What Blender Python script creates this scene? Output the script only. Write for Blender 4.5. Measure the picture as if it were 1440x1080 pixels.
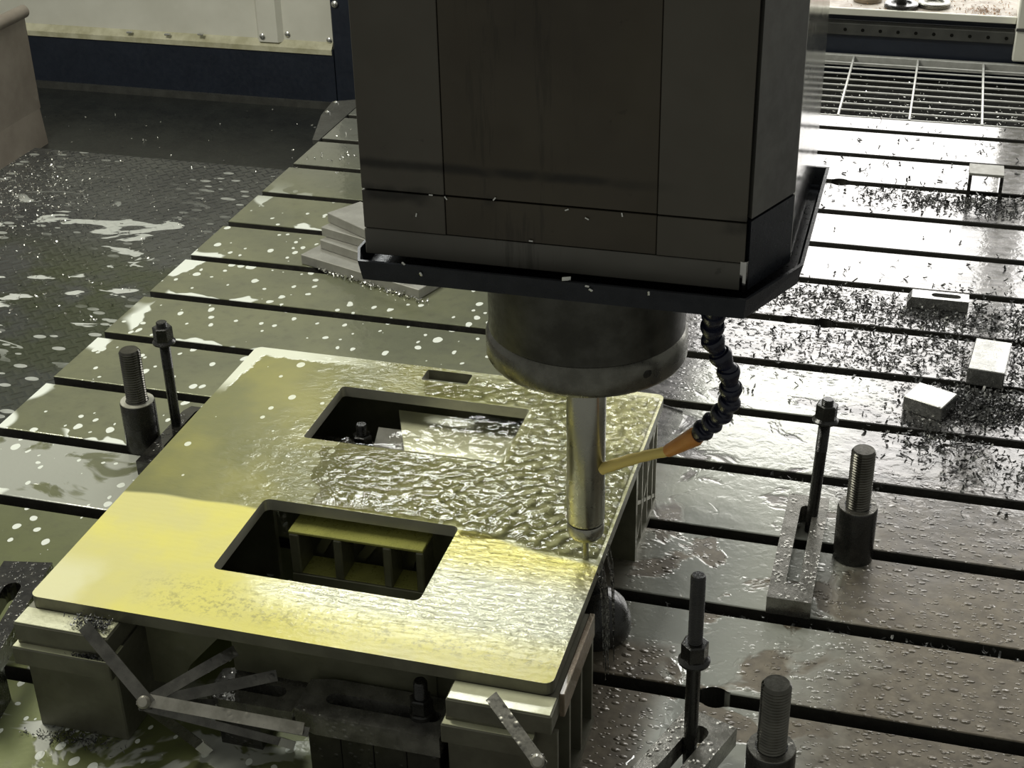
import bpy, bmesh, math, random
from mathutils import Vector, Matrix, noise as mnoise

scene = bpy.context.scene
for o in list(bpy.data.objects):
    bpy.data.objects.remove(o, do_unlink=True)
col = scene.collection
R = math.radians
PI = math.pi

# ------------------------------------------------------------------ camera
cam_d = bpy.data.cameras.new('camera')
cam = bpy.data.objects.new('camera', cam_d)
col.objects.link(cam)
scene.camera = cam
cam_d.sensor_width = 36.0
cam_d.lens = 2111.65 * 36.0 / 1440.0
cam_d.clip_start = 0.05
yaw, pitch, roll = -0.2853, 0.5077, -0.0218
fw = Vector((math.sin(yaw) * math.cos(pitch), math.cos(yaw) * math.cos(pitch), -math.sin(pitch)))
rt0 = Vector((math.cos(yaw), -math.sin(yaw), 0))
up0 = rt0.cross(fw)
rt = rt0 * math.cos(roll) + up0 * math.sin(roll)
up = -rt0 * math.sin(roll) + up0 * math.cos(roll)
mw = Matrix((rt, up, -fw)).transposed().to_4x4()
mw.translation = Vector((1.5977, -3.8415, 1.4068))
cam.matrix_world = mw

# ------------------------------------------------------------------ world and light
world = bpy.data.worlds.new('world')
scene.world = world
world.use_nodes = True
wb = world.node_tree.nodes['Background']
wb.inputs[0].default_value = (0.86, 0.87, 0.80, 1)
wb.inputs[1].default_value = 0.27


def area_light(name, loc, target, sx, sy, power, color):
    d = bpy.data.lights.new(name, 'AREA')
    d.shape = 'RECTANGLE'
    d.size, d.size_y = sx, sy
    d.energy = power
    d.color = color
    o = bpy.data.objects.new(name, d)
    col.objects.link(o)
    o.location = loc
    v = (Vector(target) - Vector(loc)).normalized()
    o.rotation_euler = v.to_track_quat('-Z', 'Y').to_euler()
    return o


# daylight through the open back of the machine, above the rear shelf
area_light('rear_opening_daylight', (2.35, 1.75, 1.16), (2.25, -1.0, 1.0), 3.4, 1.85, 86, (1.0, 0.98, 0.95))
# unseen fill light added high on the left to brighten plate, wall and floor
area_light('left_fill_light', (-0.7, -1.7, 2.5), (0.0, -0.9, 0.0), 1.6, 0.5, 62, (1.0, 0.985, 0.86))
# roof lamp high at the back
area_light('roof_lamp', (-0.38, 1.6, 2.95), (0.9, -2.3, 0.2), 1.2, 1.9, 150, (0.98, 1.0, 0.96))

vs = scene.view_settings
vs.view_transform = 'Standard'
vs.look = 'None'
vs.exposure = 0.0
vs.gamma = 1.0
vs.use_curve_mapping = False


# ------------------------------------------------------------------ material helper
class NT:
    def __init__(self, name):
        self.m = bpy.data.materials.new(name)
        self.m.use_nodes = True
        self.t = self.m.node_tree
        self.t.nodes.clear()
        self.out = self.t.nodes.new('ShaderNodeOutputMaterial')
        self.b = self.t.nodes.new('ShaderNodeBsdfPrincipled')
        self.t.links.new(self.b.outputs[0], self.out.inputs[0])

    def n(self, ty, **kw):
        nd = self.t.nodes.new(ty)
        for k, v in kw.items():
            setattr(nd, k, v)
        return nd

    def put(self, sock, v):
        if v is None:
            return
        if hasattr(v, 'is_linked') or isinstance(v, bpy.types.NodeSocket):
            self.t.links.new(v, sock)
        else:
            if isinstance(v, tuple) and len(v) == 3 and sock.type == 'RGBA':
                v = (*v, 1)
            sock.default_value = v

    def pos(self):
        if not hasattr(self, '_p'):
            self._p = self.n('ShaderNodeNewGeometry').outputs['Position']
            s = self.n('ShaderNodeSeparateXYZ')
            self.put(s.inputs[0], self._p)
            self.x, self.y, self.z = s.outputs
        return self._p

    def objc(self):
        return self.n('ShaderNodeTexCoord').outputs['Object']

    def map(self, vec, scale=(1, 1, 1), rot=(0, 0, 0), loc=(0, 0, 0)):
        m = self.n('ShaderNodeMapping')
        self.put(m.inputs['Vector'], vec)
        m.inputs['Scale'].default_value = scale
        m.inputs['Rotation'].default_value = rot
        m.inputs['Location'].default_value = loc
        return m.outputs[0]

    def noise(self, scale, detail=3, rough=0.55, vec=None, dist=0.0):
        nd = self.n('ShaderNodeTexNoise')
        self.put(nd.inputs['Vector'], vec if vec is not None else self.pos())
        nd.inputs['Scale'].default_value = scale
        nd.inputs['Detail'].default_value = detail
        nd.inputs['Roughness'].default_value = rough
        nd.inputs['Distortion'].default_value = dist
        return nd.outputs[0]

    def vor(self, scale, vec=None, feature='F1', rand=1.0, out='Distance'):
        nd = self.n('ShaderNodeTexVoronoi', feature=feature)
        self.put(nd.inputs['Vector'], vec if vec is not None else self.pos())
        nd.inputs['Scale'].default_value = scale
        nd.inputs['Randomness'].default_value = rand
        return nd.outputs[out]

    def mr(self, v, a, b, c=0.0, d=1.0, smooth=True):
        nd = self.n('ShaderNodeMapRange', interpolation_type='SMOOTHSTEP' if smooth else 'LINEAR')
        self.put(nd.inputs['Value'], v)
        flip = a > b
        if flip:
            a, b, c, d = b, a, d, c
        for i, q in zip((1, 2, 3, 4), (a, b, c, d)):
            nd.inputs[i].default_value = q
        return nd.outputs[0]

    def math(self, op, a, b=None):
        nd = self.n('ShaderNodeMath', operation=op)
        self.put(nd.inputs[0], a)
        if b is not None:
            self.put(nd.inputs[1], b)
        return nd.outputs[0]

    def mul(self, *a):
        r = a[0]
        for q in a[1:]:
            r = self.math('MULTIPLY', r, q)
        return r

    def add(self, *a):
        r = a[0]
        for q in a[1:]:
            r = self.math('ADD', r, q)
        return r

    def inv(self, a):
        return self.math('SUBTRACT', 1.0, a)

    def mx(self, *a):
        r = a[0]
        for q in a[1:]:
            r = self.math('MAXIMUM', r, q)
        return r

    def mixc(self, f, a, b):
        nd = self.n('ShaderNodeMix', data_type='RGBA')
        self.put(nd.inputs[0], f)
        self.put(nd.inputs[6], a)
        self.put(nd.inputs[7], b)
        return nd.outputs[2]

    def mixf(self, f, a, b):
        nd = self.n('ShaderNodeMix', data_type='FLOAT')
        self.put(nd.inputs[0], f)
        self.put(nd.inputs[2], a)
        self.put(nd.inputs[3], b)
        return nd.outputs[0]

    def bump(self, h, strength=0.5, dist=0.002, normal=None):
        nd = self.n('ShaderNodeBump')
        self.put(nd.inputs['Height'], h)
        self.put(nd.inputs['Strength'], strength)
        nd.inputs['Distance'].default_value = dist
        if normal is not None:
            self.put(nd.inputs['Normal'], normal)
        return nd.outputs[0]

    def set(self, base=None, rough=None, metal=None, normal=None, coat=None, coat_rough=0.05, coat_normal=None, spec=None):
        i = self.b.inputs
        self.put(i['Base Color'], base)
        self.put(i['Roughness'], rough)
        self.put(i['Metallic'], metal)
        self.put(i['Normal'], normal)
        if coat is not None:
            self.put(i['Coat Weight'], coat)
            i['Coat Roughness'].default_value = coat_rough
            self.put(i['Coat Normal'], coat_normal)
        self.put(i['Specular IOR Level'], spec)
        return self.m


def metal_mat(name, c1, c2, rough=0.4, metal=0.8, nscale=30, bump=0.3, bdist=0.001, coat=0.0, drops=False):
    t = NT(name)
    oc = t.objc()
    n = t.noise(nscale, 5, 0.6, oc)
    n2 = t.noise(nscale * 6, 3, 0.6, oc)
    c = t.mixc(t.mr(n, 0.3, 0.7), c1, c2)
    h = n2
    if drops:
        d = t.mr(t.vor(95, oc), 0.1, 0.45, 1, 0)
        g = t.mr(t.noise(14, 2, 0.5, oc), 0.42, 0.55)
        h = t.add(t.mul(n2, 0.08), t.mul(d, g, 0.7))
    return t.set(c, t.mr(n2, 0.2, 0.8, rough * 0.75, rough * 1.25), metal, t.bump(h, bump, bdist), coat=coat if coat else None)


# --- machine table: wet steel, olive coolant film on the left, foam spots, water beads on the right
def make_table_mat():
    t = NT('wet_table_steel')
    p = t.pos()
    n1 = t.noise(5, 5, 0.6)
    n2 = t.noise(40, 4, 0.6)
    streak = t.noise(1.0, 4, 0.6, t.map(p, (6, 60, 60)))
    steel = t.mixc(t.mr(streak, 0.3, 0.7), (0.215, 0.208, 0.203), (0.105, 0.102, 0.10))
    brown = t.mixc(t.mr(n2, 0.3, 0.7), (0.21, 0.178, 0.125), (0.125, 0.104, 0.072))
    bm = t.mul(t.mr(t.add(t.y, t.mul(n1, 0.7)), -1.1, -1.75), t.mr(t.x, 1.0, 1.3))
    c = t.mixc(bm, steel, brown)
    film = t.mr(t.add(t.x, t.mul(n1, 0.5)), 1.45, 0.95)
    olive = t.mixc(t.mr(n1, 0.35, 0.65), (0.187, 0.194, 0.108), (0.142, 0.150, 0.09))
    back = t.mr(t.y, -0.75, -0.1)
    olive = t.mixc(back, olive, (0.20, 0.205, 0.175))
    olive = t.mixc(t.mul(t.mr(t.y, -1.75, -2.35), 0.8), olive, (0.125, 0.145, 0.042))
    c = t.mixc(film, c, t.mixc(t.mul(t.mr(n2, 0.5, 0.75), 0.35), olive, (0.10, 0.095, 0.06)))
    # pale milky puddles with dark holes, near the workpiece on the right and on the near left
    pn = t.noise(9, 4, 0.55, dist=0.6)
    pz = t.mul(t.mr(t.x, 1.18, 1.28), t.mx(t.mr(t.y, -2.14, -2.1), t.mr(t.x, 1.30, 1.36)), t.mr(t.add(t.x, t.mul(n1, 0.35)), 1.80, 1.6), t.mr(t.y, -1.15, -1.3))
    pz2 = t.mul(t.mr(t.x, 0.55, 0.35), t.mr(t.y, -1.80, -1.82), t.mr(t.y, -2.02, -2.0))
    pz3 = t.mul(t.mr(t.y, -2.3, -2.45), t.mr(t.x, 0.95, 0.8))
    pud = t.mx(t.mul(pz, t.mr(pn, 0.40, 0.46)), t.mul(pz2, t.mr(pn, 0.36, 0.42)), t.mul(pz3, t.mr(pn, 0.54, 0.58)))
    c = t.mixc(pud, c, (0.40, 0.41, 0.36))
    # foam: round spots and edge bands
    warp = t.n('ShaderNodeVectorMath', operation='ADD')
    t.put(warp.inputs[0], t.map(p, (1.0, 0.75, 0)))
    nc = t.n('ShaderNodeTexNoise')
    t.put(nc.inputs['Vector'], p)
    nc.inputs['Scale'].default_value = 18
    sc = t.n('ShaderNodeVectorMath', operation='SCALE')
    t.put(sc.inputs[0], nc.outputs['Color'])
    sc.inputs['Scale'].default_value = 0.02
    t.put(warp.inputs[1], sc.outputs[0])
    wv = warp.outputs[0]
    rnd = t.vor(17, wv, out='Color')
    rs = t.n('ShaderNodeSeparateColor')
    t.put(rs.inputs[0], rnd)
    rad = t.math('MULTIPLY', t.math('POWER', rs.outputs[0], 3.0), 0.28)
    spots = t.math('LESS_THAN', t.vor(17, wv), rad)
    rnd2 = t.vor(42, wv, out='Color')
    rs2 = t.n('ShaderNodeSeparateColor')
    t.put(rs2.inputs[0], rnd2)
    spots2 = t.math('LESS_THAN', t.vor(42, wv), t.math('MULTIPLY', t.math('POWER', rs2.outputs[1], 1.5), 0.34))
    tt = t.math('FRACT', t.math('DIVIDE', t.math('SUBTRACT', 0.0, t.y), 0.2))
    big = t.noise(3.2, 2, 0.5)
    band = t.mul(t.mr(t.add(tt, t.mul(t.noise(14, 2), 0.5)), 1.18, 1.2), t.mr(t.x, 0.45, 0.3), t.mr(big, 0.5, 0.52))
    band2 = t.mul(t.mr(t.add(t.x, t.mul(t.noise(12, 2), 0.12)), 0.105, 0.10), t.mr(big, 0.5, 0.52))
    zone = t.mul(t.mr(t.x, 1.0, 0.8), t.mr(t.y, -0.5, -0.75))
    foam = t.mul(t.mx(spots, spots2, band, band2), zone)
    c = t.mixc(foam, c, (0.70, 0.73, 0.66))
    # relief: beads of water on the right, slow waves in the film
    def drops(scale, rmax, pw):
        vv = t.map(p, (0.8, 1.15, 0))
        cc = t.n('ShaderNodeSeparateColor')
        t.put(cc.inputs[0], t.vor(scale, vv, out='Color'))
        rr = t.math('MULTIPLY', t.math('POWER', cc.outputs[2], pw), rmax)
        q = t.math('SUBTRACT', rr, t.vor(scale, vv))
        return t.math('SQRT', t.math('MAXIMUM', t.mul(q, 2.2), 0.0))
    d1 = drops(82, 0.48, 0.6)
    d2 = drops(150, 0.45, 1.2)
    bz1 = t.mul(t.mr(t.x, 1.15, 1.3), t.mr(t.y, -0.8, -0.95), t.mr(t.y, -1.45, -1.3))
    bz2 = t.mul(t.mr(t.add(t.x, t.mul(n1, 0.4)), 1.55, 1.75), t.mr(t.y, -1.55, -1.7))
    bz3 = t.mul(t.mr(t.x, 1.2, 1.26), t.mr(t.y, -1.75, -1.85), 0.6)
    beads = t.mul(t.add(t.mul(d1, 1.5, t.mr(t.noise(22, 2), 0.36, 0.46)), t.mul(d2, 0.8)), t.mx(bz1, bz2, bz3), t.inv(t.mul(pud, 0.95)))
    waves = t.mul(t.noise(30, 3, 0.6, dist=0.4), 0.25)
    h = t.add(beads, waves, t.mul(pud, 0.25), t.mul(foam, 0.3))
    nm = t.bump(h, 0.8, 0.0035)
    rough = t.mixf(film, t.mr(n2, 0.3, 0.7, 0.20, 0.32), 0.30)
    rough = t.mixf(bm, rough, 0.55)
    rough = t.mixf(pud, rough, 0.22)
    rough = t.mixf(t.mul(t.mr(t.y, -2.32, -2.4), t.mr(t.x, 1.34, 1.2)), rough, 0.5)
    rough = t.mixf(foam, rough, 0.5)
    met = t.mixf(film, 0.85, 0.35)
    met = t.mixf(bm, met, 0.35)
    met = t.mul(met, t.inv(t.mul(pud, 0.6)), t.inv(foam))
    return t.set(c, rough, met, nm, coat=t.mul(t.mixf(foam, 0.8, 0.0), t.inv(t.mul(0.85, t.mr(t.y, -2.32, -2.4), t.mr(t.x, 1.28, 1.1)))), coat_rough=0.05, coat_normal=nm)


# --- workpiece top: yellow milled band in front, olive film behind, churned coolant right
def make_plate_mat():
    t = NT('coolant_covered_plate')
    p = t.pos()
    n1 = t.noise(6, 4, 0.6)
    n2 = t.noise(55, 4, 0.6)
    # boundary between milled front and film-covered back
    edge = t.add(t.y, t.mul(t.math('SUBTRACT', t.noise(4.5, 1, 0.4), 0.5), 0.09))
    front = t.mr(edge, -2.205, -2.215)
    left = t.mr(t.add(t.x, t.mul(n1, 0.1)), 0.66, 0.60)
    olive = t.mixc(t.mr(n1, 0.3, 0.7), (0.27, 0.255, 0.06), (0.17, 0.172, 0.058))
    yellow = t.mixc(t.mr(n1, 0.35, 0.65), (0.70, 0.64, 0.13), (0.62, 0.575, 0.20))
    silver_glare = t.mul(t.mr(t.add(t.x, t.mul(n1, 0.25)), 0.85, 1.0), t.mr(t.y, -2.45, -2.38))
    yellow = t.mixc(t.mul(silver_glare, 0.8, t.mr(t.add(t.y, t.mul(n1, 0.06)), -2.20, -2.28)), yellow, (0.62, 0.64, 0.54))  # whitish glare on the near right put into the base colour
    foamc = t.mul(t.mr(t.add(t.x, t.mul(t.noise(10, 3), 0.12)), 0.67, 0.62), t.mr(t.y, -2.36, -2.42))
    yellow = t.mixc(t.mul(foamc, 0.8), yellow, (0.72, 0.70, 0.42))
    dirt = t.mul(t.mr(t.noise(120, 4, 0.75), 0.46, 0.66), t.mr(t.y, -2.37, -2.41), t.mr(t.y, -2.47, -2.44), t.mr(t.x, 0.62, 0.75))
    yellow = t.mixc(t.mul(dirt, 0.6), yellow, (0.22, 0.20, 0.07))
    c = t.mixc(front, olive, yellow)
    paleright = t.mul(t.mr(t.add(t.x, t.mul(n1, 0.12)), 1.19, 1.22), t.mr(t.y, -1.98, -1.9))
    c = t.mixc(paleright, c, (0.78, 0.76, 0.45))
    milky = t.mul(t.mr(t.add(t.x, t.mul(n1, 0.3)), 0.95, 1.2), t.inv(front), t.inv(paleright))
    c = t.mixc(t.mul(milky, 0.85), c, t.mixc(t.mr(t.noise(12, 3), 0.35, 0.65), (0.50, 0.50, 0.30), (0.40, 0.40, 0.17)))
    wv = t.map(p, (1.0, 0.75, 0))
    rnd2 = t.vor(38, wv, out='Color')
    rs2 = t.n('ShaderNodeSeparateColor')
    t.put(rs2.inputs[0], rnd2)
    spots = t.math('LESS_THAN', t.vor(38, wv), t.math('MULTIPLY', t.math('POWER', rs2.outputs[1], 2.2), 0.27))
    spots = t.mul(spots, t.inv(front))
    rim = t.mul(t.mr(t.add(t.y, t.mul(n2, 0.03)), -1.760, -1.754), t.mr(t.x, 0.8, 0.6))
    rim2 = t.mul(t.mr(t.add(t.x, t.add(t.mul(n2, 0.025), t.mul(t.math('ADD', t.y, 1.745), -0.10))), 0.566, 0.560), t.mr(t.y, -1.92, -1.86))
    spots = t.mx(spots, rim, rim2)
    c = t.mixc(spots, c, (0.75, 0.77, 0.62))
    # relief: milling ridges along x in front, ripples in the wet part
    ridge = t.math('SINE', t.add(t.math('MULTIPLY', t.y, 560.0), t.mul(t.noise(18, 2), 5.0)))
    rip = t.noise(1.0, 4, 0.65, t.map(p, (62, 125, 60)), 0.5)
    sil = t.mx(silver_glare, 0.15)
    hf = t.mul(t.add(t.mul(ridge, 0.11), t.mul(rip, 1.25)), front, sil)
    rb = t.mul(t.noise(1.0, 4, 0.6, t.map(p, (40, 80, 60)), 0.8), t.inv(front), t.mr(t.add(t.x, t.mul(n1, 0.3)), 0.75, 1.05, 0.05, 1.0))
    h = t.add(hf, t.mul(rb, 1.8), t.mul(spots, 0.2), t.mul(n2, 0.04))
    nm = t.bump(h, 0.9, 0.003)
    met = t.mixf(t.mul(silver_glare, front), 0.05, 0.55)
    return t.set(c, t.mixf(front, 0.28, t.mixf(silver_glare, 0.5, 0.22)), met, nm, coat=t.mixf(front, 0.5, t.mixf(silver_glare, 0.15, 0.8)), coat_rough=0.05, coat_normal=nm)


# --- clear moving coolant: mirror-like where grazing, otherwise see-through with a faint tint
def make_water_mat(name, tint, gloss=0.06, fac=1.33):
    t = NT(name)
    t.t.nodes.remove(t.b)
    fr = t.n('ShaderNodeFresnel')
    fr.inputs[0].default_value = fac
    p = t.pos()
    nm = t.bump(t.noise(95, 3, 0.6, dist=0.5), 0.35, 0.003)
    t.put(fr.inputs['Normal'], nm)
    tr = t.n('ShaderNodeBsdfTransparent')
    tr.inputs[0].default_value = (*tint, 1)
    gl = t.n('ShaderNodeBsdfGlossy')
    gl.inputs['Roughness'].default_value = gloss
    t.put(gl.inputs['Normal'], nm)
    mxs = t.n('ShaderNodeMixShader')
    t.put(mxs.inputs[0], fr.outputs[0])
    t.put(mxs.inputs[1], tr.outputs[0])
    t.put(mxs.inputs[2], gl.outputs[0])
    t.t.links.new(mxs.outputs[0], t.out.inputs[0])
    return t.m


def make_floor_mat():
    t = NT('wet_checker_plate')
    p = t.pos()
    n1 = t.noise(4, 4, 0.6)
    c = t.mixc(t.mr(n1, 0.3, 0.7), (0.13, 0.135, 0.13), (0.085, 0.088, 0.09))
    g = t.mul(t.mr(t.y, -0.25, -0.7), t.mr(t.y, -1.5, -0.95), t.mr(n1, 0.35, 0.55))
    c = t.mixc(g, c, (0.10, 0.115, 0.055))
    dk = t.mr(t.y, -0.35, -0.9)
    c = t.mixc(t.mul(dk, 0.5), c, (0.03, 0.035, 0.035))
    # foam flecks, thicker in drifts
    fz = t.noise(2.3, 3, 0.6)
    sm = t.vor(26, t.map(p, (0.55, 1.1, 0)))
    small = t.mul(t.math('LESS_THAN', sm, 0.26), t.mr(fz, 0.46, 0.58))
    pat = t.mr(t.noise(7, 4, 0.55, t.map(p, (0.7, 1.4, 0)), 0.8), 0.60, 0.615)
    drift = t.mul(pat, t.mr(t.y, 0.0, -0.2), t.mr(t.y, -1.15, -0.9), t.mr(t.x, -0.1, -0.35))
    f = t.mx(t.mul(small, 0.7), drift)
    c = t.mixc(f, c, (0.60, 0.62, 0.58))
    # raised lugs of the checker plate
    a = t.map(p, (34, 34, 0), (0, 0, R(45)))
    ck = t.n('ShaderNodeTexChecker')
    t.put(ck.inputs['Vector'], a)
    ck.inputs['Scale'].default_value = 1.0
    l1 = t.math('ABSOLUTE', t.math('SINE', t.mul(t.add(t.x, t.y), 95.0)))
    l2 = t.math('ABSOLUTE', t.math('SINE', t.mul(t.math('SUBTRACT', t.x, t.y), 95.0)))
    lug = t.mixf(ck.outputs[1], t.math('POWER', l1, 6.0), t.math('POWER', l2, 6.0))
    h = t.add(t.mul(lug, 0.8), t.mul(t.noise(60, 3), 0.5), f)
    nm = t.bump(h, 0.6, 0.003)
    return t.set(c, t.mixf(f, 0.25, 0.5), t.mixf(f, 0.4, 0.0), nm)


def make_ram_mat(name, c1, c2):
    t = NT(name)
    p = t.pos()
    n1 = t.noise(3, 4, 0.6)
    c = t.mixc(t.mr(n1, 0.3, 0.7), c1, c2)
    # grime: drips down the middle, smears along the joints
    drip = t.mul(t.mr(t.noise(1, 4, 0.7, t.map(p, (60, 60, 5))), 0.52, 0.62), t.mr(t.x, 1.10, 1.16), t.mr(t.x, 1.27, 1.2))
    smear = t.mul(t.mr(t.math('ABSOLUTE', t.math('SUBTRACT', t.add(t.z, t.mul(t.noise(30, 3), 0.008)), 0.830)), 0.009, 0.001), t.mr(t.noise(9, 3), 0.34, 0.5), t.mr(t.x, 1.38, 1.25))
    smear2 = t.mul(t.mr(t.math('ABSOLUTE', t.math('SUBTRACT', t.add(t.z, t.mul(t.noise(45, 3), 0.016)), 0.799)), 0.014, 0.001), t.mr(t.noise(12, 3), 0.36, 0.55))
    blot = t.mr(t.noise(22, 5, 0.75), 0.64, 0.72)
    g = t.mx(t.mul(drip, 0.35), t.mul(smear, 0.8), t.mul(smear2, 0.85), t.mul(blot, 0.35))
    c = t.mixc(g, c, (0.012, 0.011, 0.008))
    return t.set(c, t.mr(t.noise(14, 4), 0.3, 0.7, 0.42, 0.6), 0.35, t.bump(t.noise(200, 3), 0.15, 0.0008))


M = {}
M['table'] = make_table_mat()
M['plate'] = make_plate_mat()
M['water'] = make_water_mat('churned_coolant', (0.985, 0.985, 0.95), 0.04, 1.5)
M['stream'] = make_water_mat('falling_coolant', (0.97, 0.97, 0.96), 0.1, 1.5)
M['floor'] = make_floor_mat()
M['ram'] = make_ram_mat('grimy_ram_paint', (0.088, 0.080, 0.062), (0.070, 0.063, 0.048))
M['ram_mid'] = make_ram_mat('grimy_ram_paint_dark', (0.066, 0.056, 0.037), (0.046, 0.038, 0.027))
M['ram_band'] = make_ram_mat('grimy_band_paint', (0.125, 0.12, 0.104), (0.095, 0.09, 0.075))
M['ram_side'] = metal_mat('ram_corner_steel', (0.115, 0.112, 0.098), (0.09, 0.087, 0.078), 0.45, 0.4, 8, 0.15)
M['polished'] = metal_mat('polished_cover', (0.62, 0.61, 0.58), (0.45, 0.44, 0.42), 0.10, 1.0, 18, 0.12, 0.0006)
M['tray'] = metal_mat('black_tray_paint', (0.012, 0.014, 0.018), (0.02, 0.022, 0.027), 0.32, 0.1, 40, 0.2, 0.001)
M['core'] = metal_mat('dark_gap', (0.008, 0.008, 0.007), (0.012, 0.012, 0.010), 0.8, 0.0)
M['spindle'] = metal_mat('oily_spindle_steel', (0.085, 0.084, 0.072), (0.045, 0.044, 0.036), 0.36, 0.8, 22, 0.25, 0.0008)
M['ring'] = metal_mat('spindle_ring_steel', (0.19, 0.187, 0.16), (0.12, 0.117, 0.098), 0.30, 0.85, 30, 0.15, 0.0006)
M['tool'] = metal_mat('bright_tool_steel', (0.40, 0.395, 0.34), (0.30, 0.295, 0.25), 0.28, 1.0, 6, 0.03, 0.0004)
M['black'] = metal_mat('black_oxide', (0.012, 0.012, 0.011), (0.026, 0.025, 0.022), 0.25, 0.2, 60, 0.4, 0.001, coat=0.25)
M['blackwet'] = metal_mat('wet_black_steel', (0.018, 0.017, 0.015), (0.05, 0.048, 0.04), 0.22, 0.6, 35, 0.8, 0.003, coat=0.8, drops=True)
M['strapwet'] = metal_mat('wet_strap_steel', (0.26, 0.25, 0.225), (0.15, 0.145, 0.125), 0.25, 0.7, 35, 0.55, 0.003, coat=0.6, drops=True)
M['strapdark'] = metal_mat('wet_dark_strap_steel', (0.24, 0.235, 0.21), (0.10, 0.097, 0.085), 0.25, 0.5, 30, 0.5, 0.003, coat=0.7, drops=True)
M['thread'] = metal_mat('thread_steel', (0.15, 0.145, 0.125), (0.09, 0.087, 0.074), 0.2, 0.9, 30, 0.05, 0.0004)
M['greyblock'] = metal_mat('ground_block_steel', (0.50, 0.50, 0.48), (0.38, 0.38, 0.36), 0.24, 0.85, 40, 0.16, 0.0015, coat=0.3, drops=True)
M['plates'] = metal_mat('cut_plate_steel', (0.34, 0.335, 0.30), (0.27, 0.265, 0.235), 0.5, 0.35, 20, 0.2, 0.0008)
M['riser'] = metal_mat('riser_steel', (0.17, 0.167, 0.125), (0.12, 0.117, 0.086), 0.42, 0.45, 18, 0.25, 0.001)
M['ledge'] = metal_mat('coolant_coated_ledge', (0.74, 0.74, 0.52), (0.58, 0.58, 0.38), 0.4, 0.15, 14, 0.4, 0.002, coat=0.3)
M['rust'] = metal_mat('rusty_ledge', (0.26, 0.20, 0.14), (0.18, 0.15, 0.10), 0.45, 0.4, 25, 0.5, 0.002, coat=0.3)
M['web'] = metal_mat('casting_steel', (0.20, 0.20, 0.135), (0.14, 0.14, 0.09), 0.4, 0.45, 20, 0.3, 0.001, coat=0.3)
M['edge'] = metal_mat('machined_edge_steel', (0.46, 0.45, 0.38), (0.38, 0.375, 0.31), 0.4, 0.4, 12, 0.1, 0.0008)
M['greenlit'] = metal_mat('green_lit_coolant_rib', (0.48, 0.48, 0.13), (0.36, 0.36, 0.10), 0.3, 0.25, 20, 0.2, 0.0008, coat=0.4)  # coolant green, with the light on rib top and sill put into the colour
M['hose'] = metal_mat('navy_plastic', (0.005, 0.0065, 0.018), (0.008, 0.010, 0.026), 0.30, 0.0, 40, 0.1)
M['nozzle'] = metal_mat('orange_plastic', (0.68, 0.30, 0.07), (0.56, 0.23, 0.05), 0.4, 0.0, 40, 0.1)
M['cream'] = metal_mat('cream_wall_paint', (0.74, 0.73, 0.64), (0.64, 0.63, 0.54), 0.5, 0.0, 4, 0.1)
M['creamdirty'] = metal_mat('cream_trim_paint', (0.60, 0.58, 0.42), (0.40, 0.38, 0.24), 0.5, 0.0, 16, 0.2)
M['navy'] = metal_mat('dark_navy_paint', (0.010, 0.014, 0.024), (0.014, 0.019, 0.031), 0.45, 0.0, 10, 0.15)
M['gutter'] = metal_mat('dark_wet_gutter', (0.028, 0.031, 0.029), (0.018, 0.020, 0.020), 0.35, 0.1, 12, 0.3, 0.002)
M['brownpanel'] = metal_mat('brown_sheet', (0.38, 0.335, 0.285), (0.29, 0.25, 0.21), 0.5, 0.1, 7, 0.2)
M['grate'] = metal_mat('galvanised_bar', (0.72, 0.72, 0.68), (0.58, 0.58, 0.54), 0.4, 0.35, 40, 0.2)
M['bar_dark'] = metal_mat('drilled_bar_paint', (0.075, 0.076, 0.068), (0.05, 0.05, 0.045), 0.45, 0.2, 20, 0.2)
M['shelf'] = metal_mat('rust_stained_shelf', (0.30, 0.27, 0.225), (0.18, 0.15, 0.115), 0.55, 0.1, 14, 0.3)
M['chip'] = metal_mat('swarf_steel', (0.17, 0.17, 0.165), (0.08, 0.08, 0.078), 0.42, 0.8, 60, 0.0)
M['chipbright'] = metal_mat('bright_swarf', (0.75, 0.75, 0.70), (0.6, 0.6, 0.56), 0.25, 0.9, 60, 0.0)
M['strip'] = metal_mat('dirty_steel_strip', (0.15, 0.145, 0.125), (0.07, 0.068, 0.058), 0.32, 0.6, 40, 0.5, 0.0015, coat=0.5, drops=True)
M['striplight'] = metal_mat('worn_steel_strip', (0.46, 0.44, 0.38), (0.24, 0.23, 0.19), 0.35, 0.6, 30, 0.6, 0.002, coat=0.3, drops=True)
M['whitetip'] = metal_mat('pale_plastic_tip', (0.72, 0.72, 0.64), (0.6, 0.6, 0.52), 0.5, 0.0)
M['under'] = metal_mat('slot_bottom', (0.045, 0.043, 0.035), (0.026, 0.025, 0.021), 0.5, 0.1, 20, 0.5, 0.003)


M['core'].node_tree.nodes['Principled BSDF'].inputs['Specular IOR Level'].default_value = 0.05
M['tray'].node_tree.nodes['Principled BSDF'].inputs['Specular IOR Level'].default_value = 0.25


def make_jet_mat():
    t = NT('yellow_coolant_jet')
    t.b.inputs['Base Color'].default_value = (0.85, 0.68, 0.22, 1)
    t.b.inputs['Roughness'].default_value = 0.12
    t.b.inputs['Subsurface Weight'].default_value = 0.0
    t.b.inputs['Transmission Weight'].default_value = 0.1
    t.b.inputs['IOR'].default_value = 1.33
    return t.m


M['jet'] = make_jet_mat()


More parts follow.
